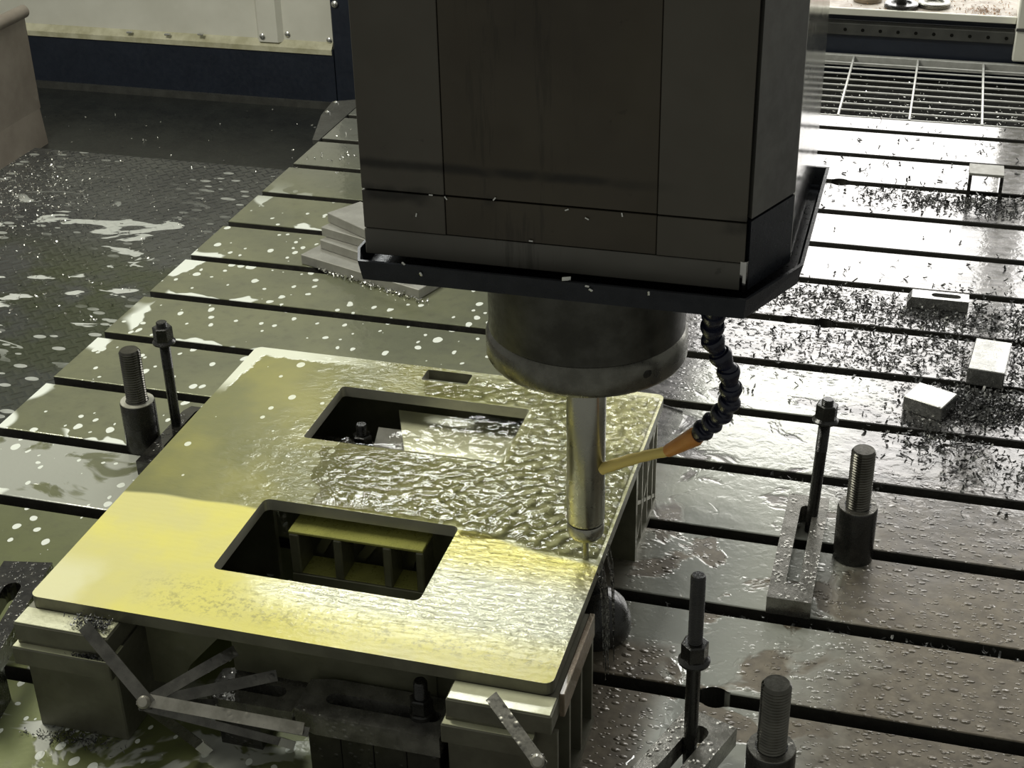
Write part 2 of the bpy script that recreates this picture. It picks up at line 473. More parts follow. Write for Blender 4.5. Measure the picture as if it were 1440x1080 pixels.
# ------------------------------------------------------------------ mesh helper
class MB:
    def __init__(self):
        self.bm = bmesh.new()

    def box(self, x0, x1, y0, y1, z0, z1, bev=0.0, seg=1):
        r = bmesh.ops.create_cube(self.bm, size=1.0)
        vsx = r['verts']
        for v in vsx:
            v.co = Vector((x0 + (v.co.x + .5) * (x1 - x0), y0 + (v.co.y + .5) * (y1 - y0), z0 + (v.co.z + .5) * (z1 - z0)))
        if bev:
            es = list({e for v in vsx for e in v.link_edges})
            bmesh.ops.bevel(self.bm, geom=es, offset=bev, segments=seg, affect='EDGES', profile=0.5)
        return self

    def prism(self, pts, z0, z1, axis='z'):
        """extrude a 2-D outline (counter-clockwise)"""
        def P(a, b, c):
            return {'z': (a, b, c), 'y': (a, c, b), 'x': (c, a, b)}[axis]
        lo = [self.bm.verts.new(P(a, b, z0)) for a, b in pts]
        hi = [self.bm.verts.new(P(a, b, z1)) for a, b in pts]
        n = len(pts)
        self.bm.faces.new(list(reversed(lo)))
        self.bm.faces.new(hi)
        for i in range(n):
            j = (i + 1) % n
            self.bm.faces.new((lo[i], lo[j], hi[j], hi[i]))
        return self

    def frame(self, outer, holes, z0, z1):
        """flat plate with holes: triangulated fill, extruded"""
        def ring(pts, z):
            vv = [self.bm.verts.new((a, b, z)) for a, b in pts]
            ee = [self.bm.edges.new((vv[i], vv[(i + 1) % len(vv)])) for i in range(len(vv))]
            return vv, ee
        all_lo, all_hi = [], []
        for z, store in ((z0, all_lo), (z1, all_hi)):
            es = []
            for pts in [outer] + holes:
                v, e = ring(pts, z)
                store.append(v)
                es += e
            bmesh.ops.triangle_fill(self.bm, edges=es, use_beauty=True)
        for lo, hi in zip(all_lo, all_hi):
            n = len(lo)
            for i in range(n):
                j = (i + 1) % n
                self.bm.faces.new((lo[i], lo[j], hi[j], hi[i]))
        return self

    def lathe(self, prof, seg=40, c=(0, 0), cap=True):
        rings = []
        for r, z in prof:
            rings.append([self.bm.verts.new((c[0] + r * math.cos(2 * PI * k / seg), c[1] + r * math.sin(2 * PI * k / seg), z)) for k in range(seg)])
        for a, b in zip(rings, rings[1:]):
            for k in range(seg):
                j = (k + 1) % seg
                self.bm.faces.new((a[k], a[j], b[j], b[k]))
        if cap:
            self.bm.faces.new(list(reversed(rings[0])))
            self.bm.faces.new(rings[-1])
        return self

    def tube(self, pts, rad, seg=12):
        pts = [Vector(p) for p in pts]
        rads = rad if isinstance(rad, (list, tuple)) else [rad] * len(pts)
        rings = []
        prev = None
        for i, p in enumerate(pts):
            a = pts[max(i - 1, 0)]
            b = pts[min(i + 1, len(pts) - 1)]
            d = (b - a).normalized()
            if prev is None:
                u = d.orthogonal().normalized()
            else:
                u = (prev - d * prev.dot(d)).normalized()
            prev = u
            w = d.cross(u)
            rings.append([self.bm.verts.new(p + (u * math.cos(2 * PI * k / seg) + w * math.sin(2 * PI * k / seg)) * rads[i]) for k in range(seg)])
        for a, b in zip(rings, rings[1:]):
            for k in range(seg):
                j = (k + 1) % seg
                self.bm.faces.new((a[k], a[j], b[j], b[k]))
        self.bm.faces.new(list(reversed(rings[0])))
        self.bm.faces.new(rings[-1])
        return self

    def bar(self, a, b, w, t, upv=(0, 0, 1)):
        """flat bar from a to b: w wide, t thick (thickness along upv)"""
        a, b = Vector(a), Vector(b)
        d = (b - a).normalized()
        s = d.cross(Vector(upv)).normalized()
        n = s.cross(d)
        vv = []
        for p in (a, b):
            for i, j in ((-1, -1), (1, -1), (1, 1), (-1, 1)):
                vv.append(self.bm.verts.new(p + s * (i * w / 2) + n * (j * t / 2)))
        for f in ((3, 2, 1, 0), (4, 5, 6, 7), (0, 1, 5, 4), (1, 2, 6, 5), (2, 3, 7, 6), (3, 0, 4, 7)):
            self.bm.faces.new([vv[i] for i in f])
        return self

    def build(self, name, mat, parent=None, smooth=False, loc=None, rot=None):
        bmesh.ops.recalc_face_normals(self.bm, faces=self.bm.faces)
        me = bpy.data.meshes.new(name)
        self.bm.to_mesh(me)
        self.bm.free()
        me.materials.append(M[mat] if isinstance(mat, str) else mat)
        if smooth:
            me.polygons.foreach_set('use_smooth', [True] * len(me.polygons))
            me.set_sharp_from_angle(angle=R(35))
        return link(name, me, parent, loc, rot)


def link(name, me, parent=None, loc=None, rot=None):
    o = bpy.data.objects.new(name, me)
    col.objects.link(o)
    if parent is not None:
        o.parent = parent
    if loc is not None:
        o.location = loc
    if rot is not None:
        o.rotation_euler = rot
    return o


def tag(o, label=None, cat=None, group=None, kind=None):
    if label:
        o['label'] = label
    if cat:
        o['category'] = cat
    if group:
        o['group'] = group
    if kind:
        o['kind'] = kind
    return o


def thing(name, label, cat, loc=(0, 0, 0), rotz=0.0, group=None, rot=None):
    o = bpy.data.objects.new(name, None)
    o.empty_display_size = 0.05
    col.objects.link(o)
    o.location = loc
    o.rotation_euler = rot if rot else (0, 0, rotz)
    return tag(o, label, cat, group)


def rrect(x0, x1, y0, y1, r, n=4):
    pts = []
    for cx, cy, a0 in ((x1 - r, y1 - r, 0), (x0 + r, y1 - r, 90), (x0 + r, y0 + r, 180), (x1 - r, y0 + r, 270)):
        for k in range(n + 1):
            a = R(a0 + 90 * k / n)
            pts.append((cx + r * math.cos(a), cy + r * math.sin(a)))
    return pts


def slot_outline(cx, cy, half_len, r, n=8, ax='x'):
    pts = []
    for s, a0 in ((1, -90), (-1, 90)):
        for k in range(n + 1):
            a = R(a0 + 180 * k / n)
            pts.append((cx + s * half_len + r * math.cos(a), cy + r * math.sin(a)))
    if ax == 'y':
        pts = [(cx - (b - cy), cy + (a - cx)) for a, b in pts]
    return pts


rng = random.Random(7)

# ================================================================== SETTING
FZ = -0.30
f = MB().box(-1.245, -0.02, -2.9, 0.275, FZ - 0.02, FZ).build('floor', 'floor')
tag(f, kind='structure')
g = MB().box(-2.4, 0.0, 0.275, 0.90, FZ - 0.05, FZ - 0.012).build('floor', 'gutter')
tag(g, kind='structure')
g = MB().box(0.0, 3.2, 0.31, 0.90, FZ - 0.05, FZ - 0.012).build('floor', 'gutter')
tag(g, kind='structure')
g = MB().box(-2.4, -1.262, -2.9, 0.275, FZ - 0.05, FZ - 0.03).build('floor', 'gutter')
tag(g, kind='structure')

# back wall, left: navy band below, cream sheet above with a folded lip and a stiffener
wall = bpy.data.objects.new('wall_back', None)
col.objects.link(wall)
tag(wall, kind='structure')
MB().box(-2.4, -0.413, 0.90, 0.95, FZ - 0.05, -0.10).build('lower_band', 'navy', wall)
MB().box(-2.4, -0.60, 0.885, 0.90, FZ - 0.012, FZ + 0.012).box(-0.60, -0.40, 0.885, 0.90, FZ - 0.012, FZ + 0.012).build('sealing_strip', 'bar_dark', wall)
MB().box(-2.4, -0.415, 0.915, 0.94, -0.10, 2.6).build('wall_panel', 'cream', wall)
MB().prism([(0.895, -0.118), (0.935, -0.118), (0.935, -0.078), (0.915, -0.078), (0.895, -0.100)], -2.4, -0.417, 'x').build('folded_lip', 'creamdirty', wall, False)
MB().prism([(-0.685, 0.895), (-0.615, 0.895), (-0.60, 0.915), (-0.70, 0.915)], -0.085, 2.6).build('stiffener', 'cream', wall)
for bx, bz in ((-0.672, -0.065), (-0.585, -0.058), (-0.43, -0.070)):
    MB().lathe([(0.010, 0), (0.010, 0.004), (0.006, 0.007), (0.0015, 0.008)], 12).build('bolt', 'chipbright', wall, True, (bx, 0.894 if bx < -0.61 else 0.914, bz), (R(90), 0, 0))
for bx, bz in ((-1.05, -0.083), (-0.92, -0.075), (-1.20, -0.084)):
    MB().box(bx, bx + 0.022, 0.885, 0.90, bz, bz + 0.006, 0.002).build('stuck_chip', 'chipbright', wall)

post = MB().box(-0.412, 0.9, 0.90, 1.00, FZ, 2.6, 0.004).build('wall_pillar', 'navy')
tag(post, kind='structure')
MB().lathe([(0.012, 0), (0.012, 0.005), (0.006, 0.010), (0.001, 0.011)], 12).build('bolt', 'chipbright', post, True, (-0.392, 0.899, 0.062), (R(90), 0, 0))

# back wall, right: navy box beam, drilled bar, shelf lip
wr = bpy.data.objects.new('wall_right_back', None)
wr.name = 'wall_rear'
col.objects.link(wr)
tag(wr, kind='structure')
MB().box(0.9, 3.2, 0.90, 0.94, FZ, 0.062).build('lower_beam', 'navy', wr)
MB().box(0.9, 3.2, 0.925, 0.98, 0.098, 0.123).build('recess_panel', 'navy', wr)
db = MB().box(0.9, 1.822, 0.885, 0.93, 0.060, 0.097, 0.002).build('drilled_bar', 'bar_dark', wr)
k = 0
hx = 1.318
while hx < 1.80:
    MB().lathe([(0.0055, 0.0), (0.0055, 0.0015)], 12).build('bolt_hole', 'core', db, False, (hx, 0.8855, 0.078), (R(90), 0, 0))
    hx += 0.0535
sh = MB().box(0.9, 3.2, 0.90, 1.50, 0.124, 0.138).build('shelf_top', 'shelf', wr)
MB().box(0.9, 1.822, 0.893, 0.902, 0.120, 0.142, 0.002).build('shelf_lip', 'cream', wr)
pr = MB().box(1.823, 1.93, 0.86, 1.0, 0.015, 2.6, 0.004).build('wall_post', 'cream')
tag(pr, kind='structure')
MB().box(1.823, 1.86, 0.852, 0.86, 0.11, 0.118).build('weld_mark', 'bar_dark', pr)

# ================================================================== MACHINE TABLE
table = thing('machine_table', 'long steel T-slot machine table wet with coolant', 'machine table', (0, 0, 0))
SW = 0.027
bites = {11: [(1.405, 0.024)], 5: [(1.44, 0.024), (1.37, 0.02)], 1: [(1.318, 0.026), (1.405, 0.026)]}
TX1 = 2.9


def strip(k_back, y_back, y_front, kf):
    """strip between slot k_back (behind) and slot kf (in front)"""
    pts = [(0.0, y_front)]
    fr = sorted(bites.get(kf, []))
    for cx, r in fr:
        cy = -0.2 * kf - SW / 2
        dx = math.sqrt(max(r * r - (y_front - cy) ** 2, 0))
        a0 = math.atan2(y_front - cy, -dx)
        a1 = math.atan2(y_front - cy, dx)
        for q in range(9):
            a = a0 + (a1 - a0) * q / 8
            pts.append((cx + r * math.cos(a), cy + r * math.sin(a)))
    pts.append((TX1, y_front))
    pts.append((TX1, y_back))
    bk = sorted(bites.get(k_back, []), reverse=True)
    for cx, r in bk:
        cy = -0.2 * k_back - SW / 2
        dx = math.sqrt(max(r * r - (y_back - cy) ** 2, 0))
        a0 = math.atan2(y_back - cy, dx)
        a1 = math.atan2(y_back - cy, -dx)
        for q in range(9):
            a = a0 + (a1 - a0) * q / 8
            pts.append((cx + r * math.cos(a), cy + r * math.sin(a)))
    pts.append((0.0, y_back))
    mb = MB().prism(pts, -0.05, 0.0)
    tops = [fc for fc in mb.bm.faces if all(abs(v.co.z) < 1e-6 for v in fc.verts)]
    es = [e for fc in tops for e in fc.edges]
    bmesh.ops.bevel(mb.bm, geom=es, offset=0.0018, segments=2, affect='EDGES', profile=0.5)
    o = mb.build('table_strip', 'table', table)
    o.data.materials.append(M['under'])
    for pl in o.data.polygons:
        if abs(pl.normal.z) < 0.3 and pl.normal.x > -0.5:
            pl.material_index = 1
    return o


strip(-99, 0.29, 0.2, -1)
for k in range(-1, 14):
    strip(k, -0.2 * k - SW, -0.2 * (k + 1), k + 1)
MB().box(0.01, TX1, -2.8, 0.285, -0.32, -0.05).build('table_base', 'under', table)
# corner cover at the rear left of the table
cb = MB()
cb.prism([(-0.088, 0.10), (-0.075, -0.02), (-0.02, -0.22), (-0.002, -0.22), (-0.002, 0.13), (-0.03, 0.13)], -0.012, 0.0)
cv = cb.build('corner_cover', 'bar_dark', table)
for bx, by in ((-0.070, 0.085), (-0.062, 0.0)):
    MB().lathe([(0.008, 0), (0.008, 0.004), (0.004, 0.007), (0.001, 0.0075)], 10).build('screw', 'chipbright', cv, True, (bx, by, 0.0))

# floor grating behind the table
gr = thing('floor_grating', 'galvanised bar grating between the table and the rear shelf', 'grating', (0, 0, 0))
MB().box(0.9, 3.0, 0.862, 0.880, -0.03, 0.004, 0.002).build('edge_bar', 'grate', gr)
me_bar = None
yb = 0.300
while yb < 0.855:
    if me_bar is None:
        o = MB().box(0.9, 3.0, -0.0026, 0.0026, -0.005, 0.0, 0.0012).build('grating_bar', 'grate', gr)
        me_bar = o.data
    else:
        o = link('grating_bar', me_bar, gr)
    o.location = (0, yb, 0)
    yb += 0.0558
xb = 0.965
me_c = None
while xb < 3.0:
    if me_c is None:
        o = MB().box(-0.003, 0.003, 0.296, 0.862, -0.012, 0.0025, 0.0008).build('cross_bar', 'grate', gr)
        me_c = o.data
    else:
        o = link('cross_bar', me_c, gr)
    o.location = (xb, 0, 0)
    xb += 0.1945
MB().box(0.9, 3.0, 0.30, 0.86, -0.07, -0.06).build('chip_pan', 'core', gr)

# brown sheet chute wall at the far left with a rolled top edge
ch = thing('chute_panel', 'brown sheet metal side of the chip chute with rolled rim', 'panel', (-1.255, -1.0, FZ))
MB().box(-0.006, 0.006, -1.8, 1.36, 0.11, 0.42).build('sheet', 'brownpanel', ch)
MB().prism([(-0.010, -0.02), (0.016, -0.02), (0.006, 0.11), (-0.006, 0.11)], -1.8, 1.355, 'y').build('kick_plate', 'brownpanel', ch)
MB().tube([(0, -1.8, 0.43), (0, 1.37, 0.43)], 0.021, 16).build('rolled_rim', 'brownpanel', ch, True)


# ================================================================== SPINDLE RAM
SX, SY = 1.219, -2.214
ram = thing('spindle_ram', 'big dark grimy square ram hanging over the table', 'machine head', (0, 0, 0))
RZ0, RZ1 = 0.717, 1.75
YF = -2.40
XL, XR = 1.007, 1.431
# core behind the panels
MB().prism([(XL + .006, YF + .006), (XR - .004, YF + .006), (1.466, -2.312), (1.466, -2.03), (XL + .006, -2.03)], RZ0 + 0.004, RZ1).build('core', 'core', ram)
seam_x = [XL, 1.103, 1.337, XR]
rows = [(RZ0 + 0.032, 0.7935), (0.7955, RZ1)]
MB().box(XL, XR, YF, YF + 0.006, RZ0, RZ0 + 0.031, 0.0012).build('lower_band', 'ram_band', ram)
for i in range(3):
    for z0, z1 in rows:
        gap = 0.0004
        MB().box(seam_x[i] + gap, seam_x[i + 1] - gap, YF + (0.0010 if i == 1 else 0), YF + 0.006, z0, z1, 0.0006).build('front_panel', 'ram_mid' if i == 1 else 'ram', ram)
# right corner panel (bevelled corner) and side covers
MB().prism([(XR + 0.004, YF + 0.004), (1.470, -2.312), (1.464, -2.306), (XR - 0.002, YF + 0.010)], RZ0, RZ0 + 0.078).build('corner_panel', 'tray', ram)
MB().prism([(XR + 0.004, YF + 0.004), (1.470, -2.312), (1.464, -2.306), (XR - 0.002, YF + 0.010)], RZ0 + 0.081, RZ1).build('corner_panel', 'ram_side', ram)
MB().tube([(XR - 0.001, YF + 0.003, RZ0), (XR - 0.001, YF + 0.003, RZ0 + 0.034)], 0.0045, 8).build('corner_wear_strip', 'polished', ram, True)
MB().box(1.464, 1.470, -2.310, -2.03, RZ0, RZ1, 0.002).build('side_cover', 'polished', ram)
MB().box(XL, XL + 0.006, YF + 0.007, -2.03, RZ0, RZ1, 0.002).build('side_cover', 'ram_side', ram)
MB().box(XL + 0.007, 1.463, -2.036, -2.03, RZ0, RZ1).build('rear_cover', 'ram_side', ram)


# drip tray
def offs(o):
    return [(XL + 0.004 - o * .4, YF - 0.012 - o), (XR + 0.002 + o * .4, YF - 0.012 - o), (1.474 + o, -2.316 - o * .4), (1.474 + o, -2.03 + o), (XL - 0.004 - o * .8, -2.03 + o), (XL - 0.004 - o * .8, YF + 0.01)]


tb = MB()
lv = [(0.006, 0.6935), (0.012, 0.7185), (0.008, 0.7185), (0.002, 0.6975)]
loops = [[tb.bm.verts.new((a, b, z)) for a, b in offs(o)] for o, z in lv]
tb.bm.faces.new(list(reversed(loops[0])))
for a, b in zip(loops, loops[1:]):
    for i in range(6):
        j = (i + 1) % 6
        tb.bm.faces.new((a[i], a[j], b[j], b[i]))
tb.bm.faces.new(loops[-1])
tray = tb.build('drip_tray', 'tray', ram)
for i, (cx, cy, cz) in enumerate(((1.245, -2.423, 0.722), (1.268, -2.424, 0.716), (1.272, -2.424, 0.712), (1.06, -2.423, 0.720), (1.08, -2.424, 0.710), (1.335, -2.424, 0.715))):
    s = 0.005 if i == 0 else 0.0025
    MB().box(-s, s, -0.001, 0.001, -s * .5, s * .5, 0.0006).build('stuck_chip', 'chipbright', tray, False, (cx, cy, cz), (0.2, 0.3 * i, 0.4))
for i, (cx, cz) in enumerate(((1.088, 0.795), (1.105, 0.793), (1.07, 0.77), (1.24, 0.792), (1.262, 0.784), (1.30, 0.792), (1.16, 0.797), (1.20, 0.752))):
    MB().box(-0.0022, 0.0022, -0.0006, 0.0006, -0.0007, 0.0007).build('stuck_chip', 'chipbright', ram, False, (cx, YF - 0.0008, cz), (0.0, 0.9 * i, 0.0))
# spindle nose
sp = MB().lathe([(0.118, 0.70), (0.122, 0.70), (0.1225, 0.566), (0.1205, 0.5645)], 96, (SX, SY)).build('spindle_nose', 'spindle', ram, True)
rg = MB().lathe([(0.03, 0.522), (0.116, 0.522), (0.1235, 0.526), (0.1262, 0.531), (0.1262, 0.556), (0.1245, 0.560), (0.121, 0.5645)], 96, (SX, SY)).build('nose_ring', 'ring', ram, True)
a = R(-42)
MB().lathe([(0.0065, -0.002), (0.0065, 0.0015), (0.003, 0.002)], 12).build('set_screw', 'black', ram, True, (SX + 0.1245 * math.cos(a), SY + 0.1245 * math.sin(a), 0.548), (R(90), 0, a + R(90)))

# milling tool in the spindle
tool = thing('milling_tool', 'bright round tool holder with thin cutter under the spindle', 'cutting tool', (SX, SY, 0.2045))
MB().lathe([(0.0245, 0.045), (0.0256, 0.048), (0.0256, 0.315), (0.024, 0.3175)], 64).build('holder', 'tool', tool, True, (0, 0, 0.02))
MB().lathe([(0.009, 0.038), (0.019, 0.0385), (0.0235, 0.043), (0.0252, 0.049), (0.0252, 0.0605), (0.0240, 0.0625)], 64).build('collet_nut', 'tool', tool, True)
cm = MB()
cm.lathe([(0.0042, 0.0), (0.0045, 0.001), (0.0045, 0.034), (0.005, 0.040)], 20)
cm.build('cutter', 'tool', tool, True)

# ------------------------------------------------------------------ coolant hose
hs = thing('coolant_hose', 'dark blue segmented coolant hose with orange nozzle', 'hose', (1.40, -2.365, 0.694))
base = Vector((1.40, -2.365, 0.694))
hp = [(1.3985, -2.365, 0.692), (1.394, -2.345, 0.662), (1.391, -2.325, 0.637), (1.388, -2.31, 0.612), (1.396, -2.30, 0.588), (1.407, -2.295, 0.566), (1.411, -2.29, 0.541), (1.411, -2.283, 0.518), (1.403, -2.277, 0.497), (1.391, -2.27, 0.478), (1.380, -2.265, 0.463), (1.3685, -2.26, 0.4475)]
for i in range(len(hp) - 1):
    a, b = Vector(hp[i]) - base, Vector(hp[i + 1]) - base
    L = (b - a).length
    prof = [(0.0080, -0.002), (0.0128, 0.0), (0.0142, L * 0.14), (0.0138, L * 0.30), (0.0102, L * 0.70), (0.0092, L * 0.86), (0.0108, L * 1.0), (0.0112, L * 1.12), (0.0070, L * 1.2)]
    q = (b - a).to_track_quat('Z', 'Y')
    o = MB().lathe(prof, 20).build('hose_segment', 'hose', hs, True)
    o.location = a
    o.rotation_mode = 'QUATERNION'
    o.rotation_quaternion = q
noz_a = Vector(hp[-1]) - base
tip = Vector((1.3315, -2.2455, 0.4055 + 0.006)) - base
d = tip - noz_a
o = MB().lathe([(0.0105, -0.003), (0.0122, 0.002), (0.0115, 0.010), (0.0085, d.length - 0.004), (0.0078, d.length), (0.0055, d.length), (0.0045, d.length * .6)], 24).build('nozzle', 'nozzle', hs, True)
tag(o, 'orange tapered nozzle')
o.location = noz_a
o.rotation_mode = 'QUATERNION'
o.rotation_quaternion = d.to_track_quat('Z', 'Y')
# jet of coolant from the nozzle onto the tool
n0 = Vector((1.3330, -2.2460, 0.4120))
n1v = Vector((1.2425, -2.2235, 0.358))
pts = []
for i in range(13):
    s = i / 12
    p = n0.lerp(n1v, s)
    p.z += 0.010 * s * (1 - s)
    pts.append(p)
jet = MB().tube(pts, [0.0066 + 0.0014 * (i / 12) + 0.0004 * math.sin(i * 2.1) for i in range(13)], 16).build('coolant_jet', 'jet', None, True)
tag(jet, 'yellow jet of coolant shooting from the orange nozzle onto the tool', 'coolant')


# ================================================================== WORKPIECE
PX0, PX1, PY0, PY1, PZ = 0.523, 1.240, -2.477, -1.745, 0.205
PT = 0.0185
wp = thing('workpiece', 'large rectangular plate with windows flooded by yellow-green coolant', 'workpiece', (0, 0, 0))
win_b = rrect(0.720, 1.040, -2.010, -1.842, 0.006)
win_f = rrect(0.733, 1.030, -2.361, -2.184, 0.010)
win_s = rrect(0.839, 0.918, -1.791, -1.748 - 0.012, 0.004)
notch = rrect(0.839, 0.918, -1.790, -1.754, 0.004)
outer = rrect(PX0, PX1, PY0, PY1, 0.012)
pm = MB().frame(outer, [win_b, win_f, notch], PZ - PT, PZ)
tp = pm.build('top_plate', 'plate', wp)
tp.data.materials.append(M['edge'])
tp.data.materials.append(M['riser'])
for pl in tp.data.polygons:
    if abs(pl.normal.z) < 0.5 or pl.normal.z < -0.5:
        cxx, cyy = pl.center.x, pl.center.y
        out_ = cxx < PX0 + 0.02 or cxx > PX1 - 0.02 or cyy < PY0 + 0.02 or cyy > PY1 - 0.01
        pl.material_index = 2 if out_ else 1
# rib beam under the front window: rails, posts
bx0, bx1, by0, by1 = 0.775, 0.981, -2.206, -2.160
bz0, bz1 = 0.062, 0.170
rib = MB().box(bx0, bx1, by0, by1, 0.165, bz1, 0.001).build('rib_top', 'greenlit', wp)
MB().box(bx0, bx1, by0, by1, bz0, 0.095, 0.001).build('rib_bottom', 'web', wp)
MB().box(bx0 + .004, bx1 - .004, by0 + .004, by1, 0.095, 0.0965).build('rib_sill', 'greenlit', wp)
for x0, x1 in ((bx0, 0.790), (0.843, 0.856), (0.919, 0.932), (0.969, bx1)):
    MB().box(x0, x1, by0, by1, 0.0955, 0.1645, 0.002).build('rib_post', 'web', wp)
for x0, x1 in ((0.790, 0.843), (0.856, 0.919), (0.932, 0.969)):
    MB().bar((x0 + 0.006, by1 + 0.012, 0.098), (x1 - 0.012, by1 + 0.012, 0.163), 0.014, 0.010, (0, 1, 0)).build('rib_brace', 'web', wp)
MB().box(bx0, bx1 + 0.06, by1 + 0.02, by1 + 0.03, 0.0, 0.183).build('rib_web', 'web', wp)
# gusset to the right of the beam
MB().box(1.022, 1.032, -2.36, -2.165, 0.06, 0.183).build('gusset', 'web', wp)
# webs under the plate
MB().box(0.78, 1.109, -2.418, -2.406, 0.085, 0.1864).build('front_web', 'web', wp)
MB().prism([(0.66, 0.183), (0.80, 0.183), (0.72, 0.09), (0.70, 0.05), (0.66, 0.05)], -2.43, -2.42, 'y').build('front_gusset', 'web', wp)
MB().box(0.535, 0.547, -2.40, -1.765, 0.0, 0.1864).build('left_web', 'web', wp)
MB().box(0.55, 1.22, -1.768, -1.758, 0.0, 0.1864).build('rear_web', 'web', wp)
MB().box(0.545, 0.70, -2.10, -2.09, 0.0, 0.1864).build('cross_web', 'web', wp)
# back window: slanted white-grey plate inside
MB().prism([(0.90, -2.03), (1.10, -2.03), (1.10, -1.80), (0.80, -1.80)], 0.135, 0.147).build('inner_plate', 'ledge', wp)
# right wall facing the camera and the braced side frame behind it
MB().box(1.04, 1.232, -1.925, -1.913, 0.0, 0.1864).build('right_web', 'web', wp)
sx0, sx1 = 1.222, 1.232
MB().box(sx0, sx1, -1.913, -1.752, 0.0, 0.014).build('side_rail', 'edge', wp)
MB().box(sx0, sx1, -1.913, -1.752, 0.170, 0.1864).build('side_rail', 'edge', wp)
for y in (-1.876, -1.832, -1.790, -1.757):
    MB().box(sx0, sx1, y - 0.0025, y + 0.0025, 0.014, 0.170).build('side_post', 'edge', wp)
MB().bar((1.227, -1.91, 0.10), (1.227, -1.757, 0.018), 0.006, 0.008, (1, 0, 0)).build('side_brace', 'edge', wp)
MB().bar((1.227, -1.905, 0.03), (1.227, -1.757, 0.165), 0.006, 0.008, (1, 0, 0)).build('side_brace', 'edge', wp)
MB().box(1.19, 1.198, -1.912, -1.76, 0.0, 0.183).build('inner_web', 'web', wp)
MB().box(1.06, 1.07, -2.42, -1.93, 0.0, 0.1864).build('inner_web', 'web', wp)


# churned coolant standing on the plate and bridging a corner of the rear window
def water_sheet():
    x0, x1, y0, y1 = 0.70, 1.236, -2.215, -1.755
    dx = 0.0032
    nx, ny = int((x1 - x0) / dx), int((y1 - y0) / dx)

    def inwin(x, y):
        return (0.718 < x < 1.042 and -2.012 < y < -1.840) or (0.731 < x < 1.032 and -2.363 < y < -2.182) or (0.837 < x < 0.920 and -1.792 < y < -1.752)

    def mask(x, y):
        n = mnoise.noise(Vector((x * 9, y * 9, 1.3))) * 0.09 + mnoise.noise(Vector((x * 28, y * 28, 7.3))) * 0.05
        m = min((x + n - 0.80) / 0.14, (1.238 - x) / 0.006, (y + 2.208 + n * .2) / 0.015, (-1.757 - y) / 0.01)
        # rear left stays calm
        m = min(m, (x - 0.78 - (y + 1.84) * 0.9 + n) / 0.08 if y > -1.84 else m)
        if inwin(x, y):
            if y > -1.845 or y < -2.1:
                return -1
            if 0.837 < x < 0.920 and y > -1.80:
                return -1
            # only the near right corner of the rear window is bridged
            k2 = (x - 0.80) * 0.55 - (y + 2.010) + n * 0.7 - 0.0
            m = min(m, k2 / 0.03, (1.075 - x) / 0.01)
        return m
    top, bot = {}, {}
    bm = bmesh.new()
    for i in range(nx + 1):
        for j in range(ny + 1):
            x, y = x0 + i * dx, y0 + j * dx
            m = mask(x, y)
            if m <= 0:
                continue
            m = min(m, 1)
            v = Vector((x * 62, y * 85, 0.0))
            h = mnoise.noise(v) * 0.6 + mnoise.noise(v * 2.3 + Vector((5, 2, 1))) * 0.35
            r = math.hypot(x - SX, y - SY)
            h += 0.35 * math.sin(r * 260 + mnoise.noise(Vector((x * 14, y * 14, 4))) * 6) * math.exp(-r * 5)
            dip = -0.006 * m if inwin(x, y) else 0.0
            z = PZ + 0.0008 + (0.0030 + 0.0030 * h) * (0.2 + 0.8 * m) * m ** 0.5 + dip
            top[i, j] = bm.verts.new((x, y, max(z, PZ + 0.0004 + dip)))
    for (i, j) in list(top):
        q = [(i, j), (i + 1, j), (i + 1, j + 1), (i, j + 1)]
        if all(k in top for k in q):
            bm.faces.new([top[k] for k in q])
    for v in [v for v in bm.verts if not v.link_faces]:
        bm.verts.remove(v)
    me = bpy.data.meshes.new('coolant_pool')
    bm.to_mesh(me)
    bm.free()
    me.materials.append(M['water'])
    me.polygons.foreach_set('use_smooth', [True] * len(me.polygons))
    return me


ws = link('coolant_pool', water_sheet())
tag(ws, 'churned sheet of coolant rippling over the right of the plate', 'coolant', kind='stuff')

# coolant falling off the right edge of the plate
fc = MB()
for i in range(11):
    y = -2.20 + rng.uniform(-0.05, 0.05)
    x = 1.243 + rng.uniform(0, 0.012)
    zt = 0.20
    zb = 0.02 + rng.uniform(0, 0.05)
    fc.tube([(x - 0.004, y, zt), (x + 0.002, y, zt - 0.03), (x + 0.004, y + 0.002, (zt + zb) / 2), (x + 0.006, y + 0.003, zb)], [0.0012, 0.0015, 0.0010, 0.0006], 6)
fs = fc.build('falling_coolant', 'stream', None, True)
tag(fs, 'thin streams of coolant running off the right edge of the plate', 'coolant', kind='stuff')

# dark domed jack under the right edge
jk = thing('support_jack', 'black domed support jack streaming with coolant under plate edge', 'jack', (1.205, -2.105, 0))
MB().lathe([(0.056, 0.0), (0.058, 0.006), (0.057, 0.022), (0.050, 0.042), (0.036, 0.058), (0.022, 0.066), (0.021, 0.075)], 48).build('dome', 'black', jk, True)
MB().lathe([(0.014, 0.07), (0.014, 0.165), (0.019, 0.168), (0.019, 0.182)], 24).build('screw', 'black', jk, True)


